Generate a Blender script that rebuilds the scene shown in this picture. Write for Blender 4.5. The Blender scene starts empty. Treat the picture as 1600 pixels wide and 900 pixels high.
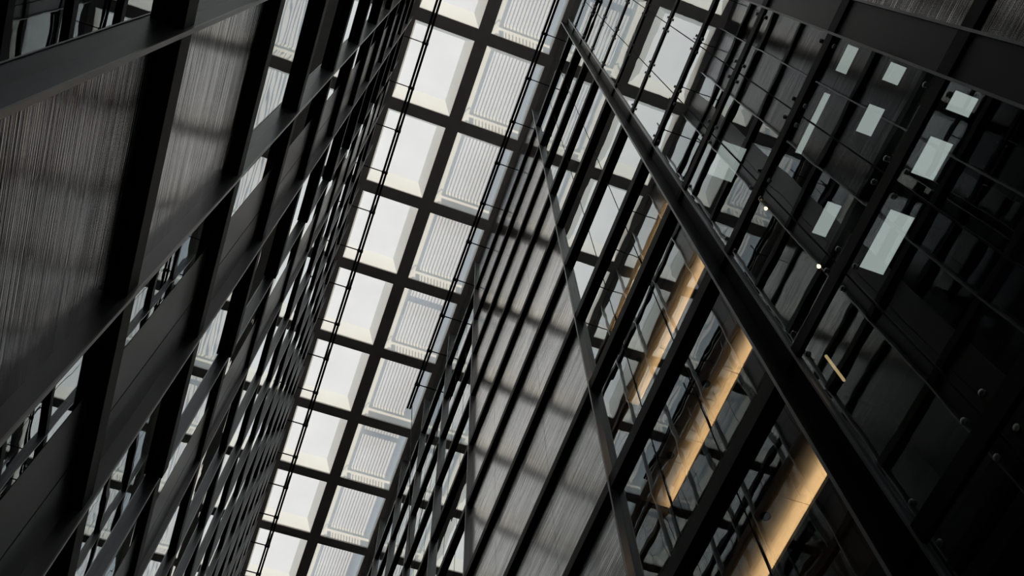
import bpy, bmesh, math, random
from mathutils import Matrix, Vector
random.seed(7)
SC = bpy.context.scene
COL = SC.collection

# ------------------------------------------------------------------ camera
# world: x across the atrium, y along it, z up; the lens is the origin, 1.6 m above the floor
cam_d = bpy.data.cameras.new('camera')
cam = bpy.data.objects.new('camera', cam_d)
COL.objects.link(cam)
cam_d.sensor_width = 36.0
cam_d.lens = 31.73
cam_d.clip_end = 500
Rm = ((0.94063419, -0.33865854, -0.02275341), (0.30295245, 0.86790727, -0.3936455), (0.15305926, 0.36338321, 0.91898069))
right, down, fwd = [Vector(r) for r in Rm]
M = Matrix.Identity(4)
for i in range(3):
    M[i][0] = right[i]; M[i][1] = -down[i]; M[i][2] = -fwd[i]
cam.matrix_world = M
SC.camera = cam

# ------------------------------------------------------------------ sky, sun, exposure
world = bpy.data.worlds.new('sky')
SC.world = world
world.use_nodes = True
bg = world.node_tree.nodes['Background']
bg.inputs['Color'].default_value = (0.78, 0.88, 0.98, 1)
bg.inputs['Strength'].default_value = 0.78
sun_d = bpy.data.lights.new('sun', 'SUN')
sun = bpy.data.objects.new('sun', sun_d)
COL.objects.link(sun)
sun_d.energy = 1.7
sun_d.color = (1.0, 0.86, 0.70)
sun_d.angle = math.radians(1.2)
SUN = Vector((-0.30, 0.46, 0.83)).normalized()
sun.rotation_euler = SUN.to_track_quat('Z', 'Y').to_euler()
sun.location = (0, 0, 70)
SC.view_settings.view_transform = 'Standard'
SC.view_settings.look = 'None'
SC.view_settings.exposure = 0.0
SC.view_settings.gamma = 1.0
SC.view_settings.use_curve_mapping = False
SC.cycles.use_denoising = True
SC.cycles.max_bounces = 12
SC.cycles.glossy_bounces = 8
SC.cycles.transparent_max_bounces = 16

# ------------------------------------------------------------------ materials
def nt(name):
    m = bpy.data.materials.new(name)
    m.use_nodes = True
    t = m.node_tree
    for n in list(t.nodes):
        t.nodes.remove(n)
    o = t.nodes.new('ShaderNodeOutputMaterial')
    return m, t, o
def N(t, k, **kw):
    n = t.nodes.new(k)
    for a, v in kw.items():
        setattr(n, a, v)
    return n
def noise_col(t, c0, c1, scale, stretch=(1, 1, 1), detail=3):
    """world-position noise between two colours"""
    g = N(t, 'ShaderNodeNewGeometry')
    v = N(t, 'ShaderNodeVectorMath', operation='MULTIPLY'); v.inputs[1].default_value = stretch
    t.links.new(g.outputs['Position'], v.inputs[0])
    n = N(t, 'ShaderNodeTexNoise'); n.inputs['Scale'].default_value = scale; n.inputs['Detail'].default_value = detail
    t.links.new(v.outputs[0], n.inputs['Vector'])
    r = N(t, 'ShaderNodeValToRGB')
    r.color_ramp.elements[0].position = 0.3; r.color_ramp.elements[1].position = 0.7
    r.color_ramp.elements[0].color = (*c0, 1); r.color_ramp.elements[1].color = (*c1, 1)
    t.links.new(n.outputs['Fac'], r.inputs['Fac'])
    return r.outputs['Color'], n.outputs['Fac']
def satin(name, c0, c1, rough, metal=0.0, scale=2.0, stretch=(1, 1, 1), spec=0.5):
    m, t, o = nt(name)
    b = N(t, 'ShaderNodeBsdfPrincipled')
    c, f = noise_col(t, c0, c1, scale, stretch)
    t.links.new(c, b.inputs['Base Color'])
    b.inputs['Roughness'].default_value = rough
    b.inputs['Metallic'].default_value = metal
    b.inputs['Specular IOR Level'].default_value = spec
    t.links.new(b.outputs[0], o.inputs['Surface'])
    return m
def wavy(t, scale, strength, dist, stretch=(1, 1, 1)):
    g = N(t, 'ShaderNodeNewGeometry')
    v = N(t, 'ShaderNodeVectorMath', operation='MULTIPLY'); v.inputs[1].default_value = stretch
    t.links.new(g.outputs['Position'], v.inputs[0])
    n = N(t, 'ShaderNodeTexNoise'); n.inputs['Scale'].default_value = scale; n.inputs['Detail'].default_value = 1.5
    t.links.new(v.outputs[0], n.inputs['Vector'])
    bp = N(t, 'ShaderNodeBump'); bp.inputs['Strength'].default_value = strength; bp.inputs['Distance'].default_value = dist
    t.links.new(n.outputs['Fac'], bp.inputs['Height'])
    return bp.outputs['Normal']
def glass(name, f0=0.04, expo=1.5, tint=(0.60, 0.63, 0.62)):
    """coated facade glass: Fresnel reflection over a tinted see-through pane, faintly wavy"""
    m, t, o = nt(name)
    nrm = wavy(t, 0.9, 0.35, 0.005)
    # solar-control coating: reflectance climbs from 8 % face-on towards 1 at grazing
    lw = N(t, 'ShaderNodeLayerWeight'); lw.inputs['Blend'].default_value = 0.5
    t.links.new(nrm, lw.inputs['Normal'])
    pw = N(t, 'ShaderNodeMath', operation='POWER'); pw.inputs[1].default_value = expo
    t.links.new(lw.outputs['Facing'], pw.inputs[0])
    fr = N(t, 'ShaderNodeMath', operation='MULTIPLY_ADD'); fr.inputs[1].default_value = 1 - f0; fr.inputs[2].default_value = f0
    t.links.new(pw.outputs[0], fr.inputs[0])
    g = N(t, 'ShaderNodeNewGeometry')
    inv = N(t, 'ShaderNodeMath', operation='SUBTRACT'); inv.inputs[0].default_value = 1.0
    t.links.new(g.outputs['Backfacing'], inv.inputs[1])
    mul = N(t, 'ShaderNodeMath', operation='MULTIPLY')
    t.links.new(fr.outputs[0], mul.inputs[0]); t.links.new(inv.outputs[0], mul.inputs[1])
    tr = N(t, 'ShaderNodeBsdfTransparent'); tr.inputs['Color'].default_value = (*[math.sqrt(c) for c in tint], 1)
    gl = N(t, 'ShaderNodeBsdfGlossy'); gl.inputs['Roughness'].default_value = 0.0; gl.inputs['Color'].default_value = (0.93, 0.97, 0.98, 1)
    t.links.new(nrm, gl.inputs['Normal'])
    mx = N(t, 'ShaderNodeMixShader')
    t.links.new(mul.outputs[0], mx.inputs[0]); t.links.new(tr.outputs[0], mx.inputs[1]); t.links.new(gl.outputs[0], mx.inputs[2])
    t.links.new(mx.outputs[0], o.inputs['Surface'])
    return m
def ribbed(name, c0, c1, rough):
    """metal sheet with fine horizontal ribs: mirrors along the ribs, blurs across them"""
    m, t, o = nt(name)
    b = N(t, 'ShaderNodeBsdfPrincipled')
    c, f = noise_col(t, c0, c1, 7.0, (0.12, 0.04, 1.0), 5)
    t.links.new(c, b.inputs['Base Color'])
    b.inputs['Metallic'].default_value = 1.0
    b.inputs['Roughness'].default_value = rough
    t.links.new(wavy(t, 46.0, 1.0, 0.0040, (0.0, 0.008, 1.0)), b.inputs['Normal'])
    t.links.new(b.outputs[0], o.inputs['Surface'])
    return m
def frosted(name, col):
    m, t, o = nt(name)
    c, f = noise_col(t, tuple(x * 0.97 for x in col), col, 0.7)
    a = N(t, 'ShaderNodeBsdfTranslucent'); d = N(t, 'ShaderNodeBsdfDiffuse')
    t.links.new(c, a.inputs['Color']); t.links.new(c, d.inputs['Color'])
    mx = N(t, 'ShaderNodeMixShader'); mx.inputs[0].default_value = 0.1
    t.links.new(a.outputs[0], mx.inputs[1]); t.links.new(d.outputs[0], mx.inputs[2])
    t.links.new(mx.outputs[0], o.inputs['Surface'])
    return m
def emit(name, col, s):
    m, t, o = nt(name)
    e = N(t, 'ShaderNodeEmission'); e.inputs['Color'].default_value = (*col, 1); e.inputs['Strength'].default_value = s
    t.links.new(e.outputs[0], o.inputs['Surface'])
    return m

MAT = dict(
    beam=satin('dark_painted_roof_steel', (0.58, 0.53, 0.50), (0.66, 0.60, 0.57), 0.6),
    frosted=frosted('frosted_skylight_glass', (0.96, 0.955, 0.945)),
    frost_side=frosted('frosted_reveal_glass', (0.98, 0.97, 0.93)),
    frost_end=frosted('warm_frosted_glass', (0.99, 0.94, 0.90)),
    ledge=satin('black_painted_steel_ledge', (0.006, 0.006, 0.007), (0.012, 0.011, 0.012), 0.5, spec=0.25),
    blade=satin('grey_metal_blade', (0.24, 0.24, 0.25), (0.34, 0.34, 0.345), 0.35, 0.6, 1.5, (1, 1, 0.1)),
    plate=satin('dark_satin_metal_panel', (0.12, 0.12, 0.125), (0.17, 0.165, 0.175), 0.33, 0.6, 1.2, (1, 1, 0.2)),
    wide_blade=satin('black_lacquered_metal', (0.007, 0.007, 0.008), (0.012, 0.011, 0.013), 0.35, 0.0, 1.0, (1, 1, 0.3), 0.3),
    edge=satin('bare_metal_edge', (0.50, 0.50, 0.51), (0.62, 0.62, 0.62), 0.35, 0.7),
    glass=glass('coated_facade_glass'),
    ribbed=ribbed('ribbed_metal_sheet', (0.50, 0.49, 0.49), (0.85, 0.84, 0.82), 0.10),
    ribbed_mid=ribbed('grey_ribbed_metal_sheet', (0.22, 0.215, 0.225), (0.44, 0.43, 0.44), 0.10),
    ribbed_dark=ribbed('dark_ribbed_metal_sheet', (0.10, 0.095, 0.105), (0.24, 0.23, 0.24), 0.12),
    seam=satin('black_rubber_seam', (0.006, 0.006, 0.006), (0.01, 0.01, 0.01), 0.7),
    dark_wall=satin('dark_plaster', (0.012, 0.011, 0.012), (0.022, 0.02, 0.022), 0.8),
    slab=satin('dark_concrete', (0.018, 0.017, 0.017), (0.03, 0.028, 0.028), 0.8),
    soffit=satin('pale_timber_soffit', (0.66, 0.54, 0.42), (0.76, 0.64, 0.51), 0.5, 0, 3.0, (1, 0.15, 1)),
    led=emit('warm_led', (1.0, 0.70, 0.40), 16.0),
    bulb=emit('warm_bulb', (1.0, 0.72, 0.38), 8.0),
    standin_glow=emit('pale_standin_glow', (0.86, 0.97, 0.93), 0.85),  # added glow for the pale skylight shapes behind the right glass
    tube=emit('yellow_tube', (1.0, 0.72, 0.36), 0.9),
    steel=satin('dark_blue_grey_steel', (0.03, 0.035, 0.042), (0.05, 0.055, 0.065), 0.35, 0.7),
    bolt_steel=satin('dull_steel_bolt', (0.30, 0.30, 0.31), (0.40, 0.40, 0.40), 0.35, 0.9),
    chrome=satin('polished_steel', (0.55, 0.55, 0.56), (0.7, 0.7, 0.7), 0.2, 1.0),
    alu=satin('white_aluminium_slat', (0.72, 0.72, 0.74), (0.80, 0.80, 0.80), 0.5),
    floor=satin('grey_stone_floor', (0.66, 0.65, 0.62), (0.74, 0.73, 0.70), 0.4),
    black=satin('black_lens', (0.008, 0.007, 0.007), (0.014, 0.012, 0.012), 0.4),
    cable=satin('black_cable', (0.012, 0.012, 0.012), (0.02, 0.02, 0.02), 0.6),
)

# ------------------------------------------------------------------ helpers
def link(name, me, parent=None, loc=(0, 0, 0)):
    o = bpy.data.objects.new(name, me)
    COL.objects.link(o)
    o.location = loc
    if parent is not None:
        o.parent = parent
    return o
_cache = {}
def box_mesh(dx, dy, dz, mat, bevel=0.0):
    key = (round(dx, 4), round(dy, 4), round(dz, 4), mat, bevel)
    if key in _cache:
        return _cache[key]
    bm = bmesh.new()
    bmesh.ops.create_cube(bm, size=1.0)
    bmesh.ops.scale(bm, vec=(dx, dy, dz), verts=bm.verts)
    if bevel:
        bmesh.ops.bevel(bm, geom=list(bm.edges), offset=bevel, segments=1, affect='EDGES')
    me = bpy.data.meshes.new('box')
    bm.to_mesh(me); bm.free()
    me.materials.append(MAT[mat])
    _cache[key] = me
    return me
def box(name, x0, x1, y0, y1, z0, z1, mat, parent=None, bevel=0.0):
    return link(name, box_mesh(abs(x1 - x0), abs(y1 - y0), abs(z1 - z0), mat, bevel), parent,
                ((x0 + x1) / 2, (y0 + y1) / 2, (z0 + z1) / 2))
def mesh_of(name, verts, faces, mat, smooth=False):
    me = bpy.data.meshes.new(name)
    me.from_pydata(verts, [], faces)
    me.materials.append(MAT[mat])
    if smooth:
        for p in me.polygons: p.use_smooth = True
    me.update()
    return me
def lathe(prof, n, mat, axis='Z', smooth=True):
    """profile [(r, h)...] turned about an axis; ends closed"""
    key = (tuple(prof), n, mat, axis)
    if key in _cache:
        return _cache[key]
    vs, fs = [], []
    for r, h in prof:
        for i in range(n):
            a = 2 * math.pi * i / n
            p = (r * math.cos(a), r * math.sin(a), h)
            if axis == 'X': p = (p[2], p[0], p[1])
            if axis == 'Y': p = (p[1], p[2], p[0])
            vs.append(p)
    for j in range(len(prof) - 1):
        for i in range(n):
            k = (i + 1) % n
            fs.append((j * n + i, j * n + k, (j + 1) * n + k, (j + 1) * n + i))
    fs.append(tuple(range(n))[::-1]); fs.append(tuple((len(prof) - 1) * n + i for i in range(n)))
    me = mesh_of('turned', vs, fs, mat, smooth)
    _cache[key] = me
    return me
def tube_mesh(pts, r, n, mat):
    pts = [Vector(p) for p in pts]
    vs, fs = [], []
    for i, p in enumerate(pts):
        d = (pts[min(i + 1, len(pts) - 1)] - pts[max(i - 1, 0)]).normalized()
        a = d.orthogonal().normalized() if i == 0 else (prev - d * prev.dot(d)).normalized()
        prev = a
        b = d.cross(a)
        for k in range(n):
            t = 2 * math.pi * k / n
            vs.append(p + a * (r * math.cos(t)) + b * (r * math.sin(t)))
    for j in range(len(pts) - 1):
        for k in range(n):
            m = (k + 1) % n
            fs.append((j * n + k, j * n + m, (j + 1) * n + m, (j + 1) * n + k))
    fs.append(tuple(range(n))[::-1]); fs.append(tuple((len(pts) - 1) * n + k for k in range(n)))
    return mesh_of('tube', vs, fs, mat, True)
def root(name, label, cat, loc=(0, 0, 0), group=None, kind=None):
    o = link(name, None, None, loc)
    tag(o, label, cat, group, kind)
    return o
def tag(o, label, cat, group=None, kind=None):
    o['label'] = label; o['category'] = cat
    if group: o['group'] = group
    if kind: o['kind'] = kind
    return o

# ------------------------------------------------------------------ dimensions
XL, XR = -2.04, 5.64          # glass planes of the two long walls
XM = 1.80                     # middle roof beam
H = 48.0                      # underside of the roof beams
GZ = -1.6                     # ground
Y0, Y1 = -13.1, 54.4          # ends of the atrium
ROWS = [6.22 + 4.82 * k for k in range(-4, 11)]
ZC = [6.85 + 3.74 * k for k in range(-2, 11)]      # ledge centres, right wall
ZL = [7.33 + 3.72 * k for k in range(-2, 11)]      # ledge centres, left wall

# ------------------------------------------------------------------ ground and end walls
fl = box('floor', XL - 1.3, XR + 1.7, Y0 - .2, Y1 + .2, GZ - .2, GZ, 'floor')
tag(fl, 'grey stone floor at the foot of the atrium', 'floor', kind='structure')
wf = root('wall_front', 'end wall behind the camera, dark stone below and frosted glass above', 'wall', (0, 0, 0), kind='structure')
nx, nz = 4, 13
for i in range(nx):
    for k in range(nz):
        a, b = XL + (XR - XL) * i / nx, XL + (XR - XL) * (i + 1) / nx
        c, d = GZ + (H - GZ) * k / nz, GZ + (H - GZ) * (k + 1) / nz
        if k < 6:
            box('stone_panel', a + .06, b - .06, Y0 - .12, Y0 - .04, c + .1, d - .1, 'dark_wall', wf)
        else:
            box('frosted_pane', a + .06, b - .06, Y0 - .03, Y0 - .024, c + .1, d - .1, 'frost_end', wf)
for i in range(nx + 1):
    a = XL + (XR - XL) * i / nx
    box('mullion', a - .06, a + .06, Y0 - .2, Y0, GZ, H, 'ledge', wf)
for k in range(nz + 1):
    c = GZ + (H - GZ) * k / nz
    box('transom', XL + .06, XR - .06, Y0 - .19, Y0 - .01, c - .1, c + .1, 'ledge', wf)
wb = box('wall_back', XL - 1.3, XR + 1.7, Y1, Y1 + .2, GZ, H + .6, 'dark_wall')
tag(wb, 'dark end wall at the far end of the atrium', 'wall', kind='structure')

# ------------------------------------------------------------------ roof
roof = root('ceiling', 'glazed roof with dark steel grid and frosted white coffers', 'roof', (0, 0, 0), kind='structure')
BW = 0.34
LONG = [(XL, XL + .30), (XM - BW, XM + BW), (XR - .30, XR)]
for (a, b) in LONG:
    box('longitudinal_beam', a, b, Y0, Y1, H, H + .12, 'beam', roof)
for yb in ROWS:
    for (a, b) in ((LONG[0][1], LONG[1][0]), (LONG[1][1], LONG[2][0])):
        box('cross_beam', a, b, yb - .32, yb + .32, H + .004, H + .12, 'beam', roof)
HP = 0.62
_slab_cache = {}
def quad_slab(p, mat, th=0.006):
    """four corners -> thin plate thickened upward / outward"""
    p = [Vector(q) for q in p]
    n = (p[1] - p[0]).cross(p[3] - p[0]).normalized() * th
    vs = p + [q + n for q in p]
    return mesh_of('plate', vs, [(3, 2, 1, 0), (4, 5, 6, 7), (0, 1, 5, 4), (1, 2, 6, 5), (2, 3, 7, 6), (3, 0, 4, 7)], mat)
def coffer_meshes(w, l, ix0, ix1):
    a = [(0, 0, .09), (w, 0, .09), (w, l, .09), (0, l, .09)]
    iy0, iy1 = .22, .62
    b = [(ix0, iy0, HP), (w - ix1, iy0, HP), (w - ix1, l - iy1, HP), (ix0, l - iy1, HP)]
    sides = [quad_slab([a[(i + 1) % 4], a[i], b[i], b[(i + 1) % 4]], 'frost_side') for i in range(4)]
    return quad_slab(b, 'frosted'), sides
for ci, (xa, xb) in enumerate(((LONG[0][1], LONG[1][0]), (LONG[1][1], LONG[2][0]))):
    pane_me, side_me = coffer_meshes(xb - xa, 4.82 - .64, (.06, .36)[ci], (.46, .12)[ci])
    for r in range(len(ROWS) - 1):
        c = link('skylight_coffer', None, roof, (xa, ROWS[r] + .32, H))
        link('frosted_pane', pane_me, c)
        for s in side_me:
            link('reveal', s, c)

# ------------------------------------------------------------------ sunshades lying over the right column of coffers
xa, xb = LONG[1][1], LONG[2][0]
ZS = H + 1.55
for q, r in enumerate(range(2, 13)):
    y0, y1 = ROWS[r] + .1, ROWS[r + 1] - .1
    t = link('sunshade', None, roof, (0, y0, ZS))
    L = y1 - y0
    box('side_board', xa - .10, xa + .14, 0, L, -.03, .03, 'alu', t)
    wide = .55 if q % 3 else .75
    box('side_board', xb - wide - .30, xb - .25, 0, L, -.03, .03, 'alu', t)
    box('cross_board', xa + .14, xb - wide - .30, L - .12, L, -.03, .03, 'alu', t)
    if q in (0, 1, 5, 7):
        box('cross_board', xa + .14, xb - wide - .30, L * .30, L * .30 + .34, -.03, .03, 'alu', t)
    if q in (4, 7):
        box('cross_board', xa + .14, xb - wide - .30, .0, .75, -.03, .03, 'alu', t)
    x = xa + .24
    while x < xb - wide - .36:
        box('slat', x, x + .06, 0, L - .12, -.006, .006, 'alu', t)
        x += .19
    for yy in (0.3, L - .3):
        box('post', xa - .30, xa - .24, yy - .03, yy + .03, H + .12 - ZS, .03, 'alu', t)
        box('post_arm', xa - .30, xa - .10, yy - .03, yy + .03, -.03, .03, 'alu', t)

# ------------------------------------------------------------------ facades
def ribs_box(name, x0, x1, y0, y1, z0, z1, parent):
    return box(name, x0, x1, y0, y1, z0, z1, 'ribbed', parent)

def ledge_run(wall, sx, xg, y0, y1, zb, h, p):
    """one run of a horizontal ledge: black bar with a bare metal drip edge"""
    o = box('ledge', xg, xg + sx * p, y0, y1, zb, zb + h, 'ledge', wall, 0.006)
    return o

bolt_me = lathe([(.018, 0), (.018, .010), (.037, .010), (.037, .024), (.028, .032), (.010, .036)], 14, 'bolt_steel', 'X')

# ---- right wall
WR = root('wall_right', 'dark glazed facade with black ledges and metal blades on the right', 'wall', (0, 0, 0), kind='structure')
SPANS = [  # y0, y1, kind, pane joints, ledge depth, ledge height
    (Y0, -.58, 'ribbed', [-10.2, -7.8, -5.4, -3.0], .05, .30),
    (-.58, -.02, 'plate', [], .05, .30),
    (-.02, 3.84, 'glass', [1.27, 2.55], .035, .26),
    (3.84, 4.12, 'plate', [], .06, .26),  # black plate put in for the wide blade's mirror image
    (4.12, 8.86, 'glass', [5.88, 7.37], .13, .36),
    (8.86, 18.15, 'ribbed', [11.75, 15.65], .13, .30),
    (18.15, 22.9, 'glass', [19.75, 21.3], .13, .30),
    (22.9, 27.6, 'glass', [24.5, 26.05], .13, .30),
    (27.6, 32.3, 'glass', [29.2, 30.75], .13, .30),
    (32.3, 37.0, 'glass', [33.9, 35.4], .13, .30),
    (37.0, 41.7, 'glass', [38.6, 40.1], .13, .30),
    (41.7, Y1, 'glass', [45, 48, 51], .13, .30),
]
LEV = [GZ] + ZC + [H]
for si, (y0, y1, kind, joints, p, h) in enumerate(SPANS):
    for k in range(len(LEV) - 1):
        z0, z1 = LEV[k], LEV[k + 1]
        if kind == 'glass':
            w = link('window', None, WR, (XR, y0, z0))
            ys = [y0] + joints + [y1]
            for a, b in zip(ys[:-1], ys[1:]):
                box('pane', 0, .02, a - y0 + .008, b - y0 - .008, 0, z1 - z0, 'glass', w)
            for j in joints:
                box('seam', -.004, .03, j - y0 - .012, j - y0 + .012, 0, z1 - z0, 'seam', w)
            if si == 2:
                for zz, s in ((.30, 1), (z1 - z0 - .30, -1)):
                    for a, b in zip(ys[:-1], ys[1:]):
                        for yy in (a + .16, b - .16):
                            bo = link('bolt', bolt_me, w, (0, yy - y0, zz)); bo.scale = (-1, 1, 1)
        elif kind == 'ribbed':
            ys = [y0] + joints + [y1]
            for a, b in zip(ys[:-1], ys[1:]):
                box('ribbed_panel', XR, XR + .03, a + .006, b - .006, z0, z1, 'ribbed', WR)
        else:
            box('metal_panel', XR - .01, XR + .03, y0 + .02, y1 - .02, z0, z1, 'plate' if y1 < 0 else 'wide_blade', WR, 0.004)  # the black strip stands in for the wide blade's reflection
    for z in ZC:
        box('ledge', XR - p, XR, y0 + .004, y1 - .004, z - h / 2, z + h / 2, 'ledge', WR, 0.008)
# vertical blades: (y, depth, thickness)
for (y, p, th) in ((-.58, .06, .025), (-.02, .06, .025), (3.84, .06, .02), (4.12, .33, .03), (8.86, .16, .03), (18.15, .17, .03), (22.9, .17, .03),
                   (27.6, .17, .03), (32.3, .17, .03), (37.0, .17, .03), (41.7, .17, .03)):
    b = link('blade', None, WR, (XR, y, 0))
    box('web', -p + .012, 0, -th / 2, th / 2, GZ, H, 'blade' if p < .3 else 'wide_blade', b)
    box('nosing', -p, -p + .012, -th / 2 - .006, th / 2 + .006, GZ, H, 'edge', b)
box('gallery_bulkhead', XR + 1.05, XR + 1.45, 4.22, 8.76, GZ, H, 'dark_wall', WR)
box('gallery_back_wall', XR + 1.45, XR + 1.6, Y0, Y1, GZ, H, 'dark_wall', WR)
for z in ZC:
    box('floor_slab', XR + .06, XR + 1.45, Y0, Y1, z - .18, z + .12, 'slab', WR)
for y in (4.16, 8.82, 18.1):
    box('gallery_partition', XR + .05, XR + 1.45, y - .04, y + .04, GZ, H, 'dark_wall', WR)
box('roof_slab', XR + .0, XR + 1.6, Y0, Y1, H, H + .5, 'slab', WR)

# ---- left wall
WL = root('wall_left', 'dark glazed facade with black ledges and metal blades on the left', 'wall', (0, 0, 0), kind='structure')
BL = [1.66 + 2.37 * k for k in range(-6, 23)]
ys = [Y0] + [b for b in BL if Y0 < b < Y1] + [Y1]
LEVL = [GZ] + ZL + [H]
for a, b in zip(ys[:-1], ys[1:]):
    bay = round((a - 1.66) / 2.37)          # 0 = the bay right after the first blade in view
    for k in range(len(LEVL) - 1):
        z0, z1 = LEVL[k], LEVL[k + 1]
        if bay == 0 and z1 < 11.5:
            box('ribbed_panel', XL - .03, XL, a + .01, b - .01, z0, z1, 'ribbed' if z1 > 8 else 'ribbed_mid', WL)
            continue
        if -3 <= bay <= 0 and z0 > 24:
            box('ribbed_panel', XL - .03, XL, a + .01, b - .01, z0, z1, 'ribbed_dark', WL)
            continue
        if bay in (1, 3):
            w = link('window', None, WL, (XL, a, z0))
            box('pane', -.02, 0, .01, .97, 0, z1 - z0, 'glass', w)
            box('metal_panel', XL - .03, XL + .004, a + .98, a + 1.71, z0, z1, 'plate', WL)
            box('metal_panel', XL - .03, XL + .004, a + 1.735, b - .01, z0, z1, 'plate', WL)
            box('seam', XL - .03, XL - .012, a + 1.71, a + 1.735, z0, z1, 'seam', WL)
        else:
            w = link('window', None, WL, (XL, a, z0))
            box('pane', -.02, 0, .01, b - a - .01, 0, z1 - z0, 'glass', w)
    for z in ZL:
        box('ledge', XL, XL + (.13 if a < 8 else .075), a + .004, b - .004, z - .14, z + .14, 'ledge', WL, 0.008)
for y in BL:
    if Y0 < y < Y1:
        b = link('blade', None, WL, (XL, y, 0))
        p = .158 if y < 8 else .085
        box('web', 0, p, -.014, .014, GZ, H, 'blade', b)
        box('nosing', p, p + .014, -.022, .022, GZ, H, 'edge', b)
box('gallery_back_wall', XL - 1.2, XL - 1.05, Y0, Y1, GZ, H, 'dark_wall', WL)
for z in ZL:
    box('floor_slab', XL - 1.05, XL - .06, Y0, Y1, z - .18, z + .12, 'slab', WL)
box('roof_slab', XL - 1.2, XL, Y0, Y1, H, H + .5, 'slab', WL)

# ------------------------------------------------------------------ warm gallery ceilings and their cove lights (right wall, bay behind the big blade)
NAMES = ['lowest', 'second lowest', 'second highest', 'highest']
for q, k in enumerate((2, 3, 4, 5)):
    zc = ZC[k + 1] - .18 - .24
    s = link('gallery_soffit', None, WR, (XR, 4.22, zc))
    for i in range(3):
        y0 = i * 1.515
        box('soffit_board', .30, 1.05, y0 + .004, y0 + 1.51, 0, .05, 'soffit', s)
    box('blind_box', .06, .30, 0, 4.54, -.10, .20, 'black', s)
    c = root('cove_light', 'warm cove light washing the %s of the amber gallery ceilings' % NAMES[q], 'light', (XR + 1.05, 4.22, zc - .22), 'cove lights of the right galleries')
    box('channel', -.13, 0, .02, 4.52, -.02, 0, 'black', c)
    box('lip', -.13, -.118, .02, 4.52, 0, .05, 'black', c)
    box('led_strip', -.10, -.03, .03, 4.51, .004, .02, 'led', c)
# downlights in the amber ceilings
dl_ring = lathe([(.075, 0), (.075, -.012), (.055, -.018), (.050, 0)], 20, 'black')
dl_lens = lathe([(.050, -.004), (.046, -.010), (.020, -.014)], 16, 'black')
for q, k in enumerate((2, 3, 4)):
    zc = ZC[k + 1] - .18 - .24
    for j, y in enumerate((6.10, 7.68)):
        t = root('downlight', 'small round dark downlight in the %s amber ceiling, %s the wide blade' % (('lowest', 'middle', 'upper')[q], ('nearer to', 'farther from')[j]), 'light',
                 (XR + .54, y, zc), 'downlights in the amber ceilings')
        link('trim_ring', dl_ring, t); link('lens', dl_lens, t)

# pendant bulbs and a wall tube behind the dark glass right of the wide blade
bulb_me = lathe([(.008, .060), (.014, .045), (.026, .015), (.030, -.005), (.022, -.025), (.008, -.034)], 14, 'bulb')
cap_me = lathe([(.010, .09), (.020, .085), (.022, .048), (.015, .045)], 12, 'chrome')
for (x, y, z, lab) in ((XR + .13, 2.83, 13.98, 'upper'), (XR + .5, 3.00, 12.14, 'lower')):
    top = min(v for v in ZC if v > z) - .18
    t = root('pendant_bulb', 'small glowing warm bulb behind the dark right glass, the %s of two' % lab, 'lamp', (x, y, z), 'warm bulbs behind the right glass')
    link('bulb', bulb_me, t); link('cap', cap_me, t)
    link('cord', lathe([(.006, 0), (.006, round(max(top - z - .08, .02), 3))], 8, 'cable'), t, (0, 0, .08))
t = root('tube_lamp', 'short yellow tube lamp hanging behind the dark glass beside the wide blade', 'lamp', (XR + .25, 3.64, 9.66))
link('tube', lathe([(.014, 0), (.020, .02), (.020, .66), (.014, .68)], 10, 'tube'), t)
link('holder', lathe([(.024, .66), (.024, .70), (.012, .71), (.012, round(ZC[3] - .18 - 9.66, 3))], 10, 'black'), t)

# added glow panels standing in for pale skylight shapes behind the dark glass
def add_glow_standin(k, d0, d1, y0, y1, label):
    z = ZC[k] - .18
    t = root('glow_standin', label, 'glow stand-in', (XR, (y0 + y1) / 2, z), 'added glow panels for pale skylight shapes behind the right glass')
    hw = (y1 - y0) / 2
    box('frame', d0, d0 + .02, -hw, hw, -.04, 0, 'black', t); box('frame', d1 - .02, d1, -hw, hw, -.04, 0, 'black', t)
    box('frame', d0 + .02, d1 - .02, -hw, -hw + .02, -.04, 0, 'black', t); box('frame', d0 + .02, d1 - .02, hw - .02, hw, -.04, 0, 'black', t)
    box('glow_face', d0 + .02, d1 - .02, -hw + .02, hw - .02, -.03, -.004, 'standin_glow', t)
add_glow_standin(3, .07, .42, .05, .32, 'small added glow panel standing in for a pale skylight shape below the thick dark band at upper right')
add_glow_standin(3, .07, .42, .62, 1.13, 'added glow panel standing in for a pale skylight shape, middle one of three in the row nearest the right edge')
add_glow_standin(3, .07, .45, 1.58, 2.42, 'largest added glow panel standing in for a pale skylight shape behind the dark right glass')
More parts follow.
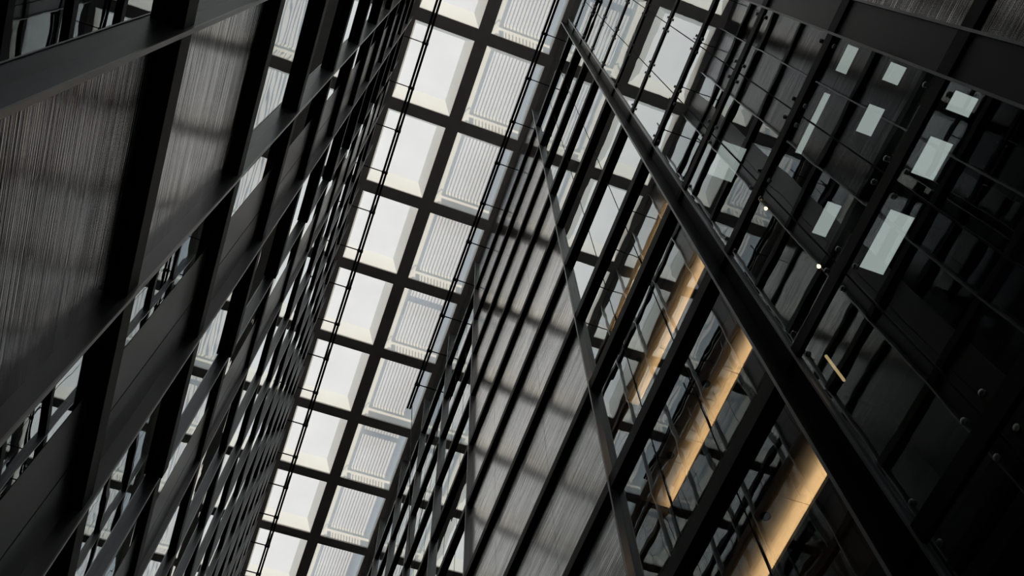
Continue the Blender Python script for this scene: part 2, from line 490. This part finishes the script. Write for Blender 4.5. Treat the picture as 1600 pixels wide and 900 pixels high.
add_glow_standin(4, .19, .42, .02, .48, 'short narrow added glow strip standing in for a pale skylight shape just under the dark band at upper right')
add_glow_standin(4, .19, .34, .80, 1.86, 'long thin added glow strip standing in for a pale skylight shape behind the dark right glass')
add_glow_standin(4, .95, 1.27, .03, .36, 'small dim added glow panel standing in for a pale skylight shape deep behind the glass under the dark band')
add_glow_standin(4, .95, 1.27, .72, 1.22, 'added glow panel standing in for a pale skylight shape deep behind the glass beside the long thin strip')
add_glow_standin(4, 1.08, 1.38, 2.38, 3.0, 'added glow panel standing in for a pale skylight shape deep behind the glass between the two warm bulbs')
add_glow_standin(5, .24, .82, 2.58, 3.36, 'broad added glow panel standing in for a grey-white skylight shape close beside the wide black blade')

# ------------------------------------------------------------------ maintenance rails under the roof
def rail(label, x, xw, y0, y1, first, z, bar=.06):
    t = root('maintenance_rail', label, 'rail', (x, y0, z), 'maintenance rails under the roof')
    for dx in (-.08, .08):
        box('rail_bar', dx - bar, dx + bar, 0, y1 - y0, -.05, .05, 'steel', t, .008)
    y = first
    k = 0
    while y < y1:
        box('coupler', -.16, .16, y - y0 - .07, y - y0 + .07, -.09, .07, 'steel', t, .01)
        sgn = 1 if xw > x else -1
        box('bracket_arm', min(sgn * .1, xw - x), max(sgn * .1, xw - x), y - y0 - .022, y - y0 + .022, -.02, .05, 'steel', t)
        if k % 2 == 0:
            box('hanger', -.03, .03, y - y0 - .03, y - y0 + .03, .05, H - z, 'steel', t)
        y += 2.37; k += 1
    return t
rail('twin black rail hung under the left skylight column on arms', -.88, XL, -8, 50, -6.9, 46.8)
rail('twin black rail under the right skylight column, ending in mid roof', 4.62, XR, -8, 27.9, -7.0, 46.8)
# cable dropping from the end of the right rail to the wall
pts = []
A, B = Vector((4.75, 27.6, 46.7)), Vector((5.60, 27.0, 32.4))
for i in range(15):
    u = i / 14
    p = A.lerp(B, u); p.z -= .5 * math.sin(math.pi * u)
    pts.append(tuple(p - A))
cb = link('hanging_cable', tube_mesh(pts, .022, 6, 'cable'), None, A)
tag(cb, 'thin black cable hanging from the end of the right rail to the wall', 'cable')
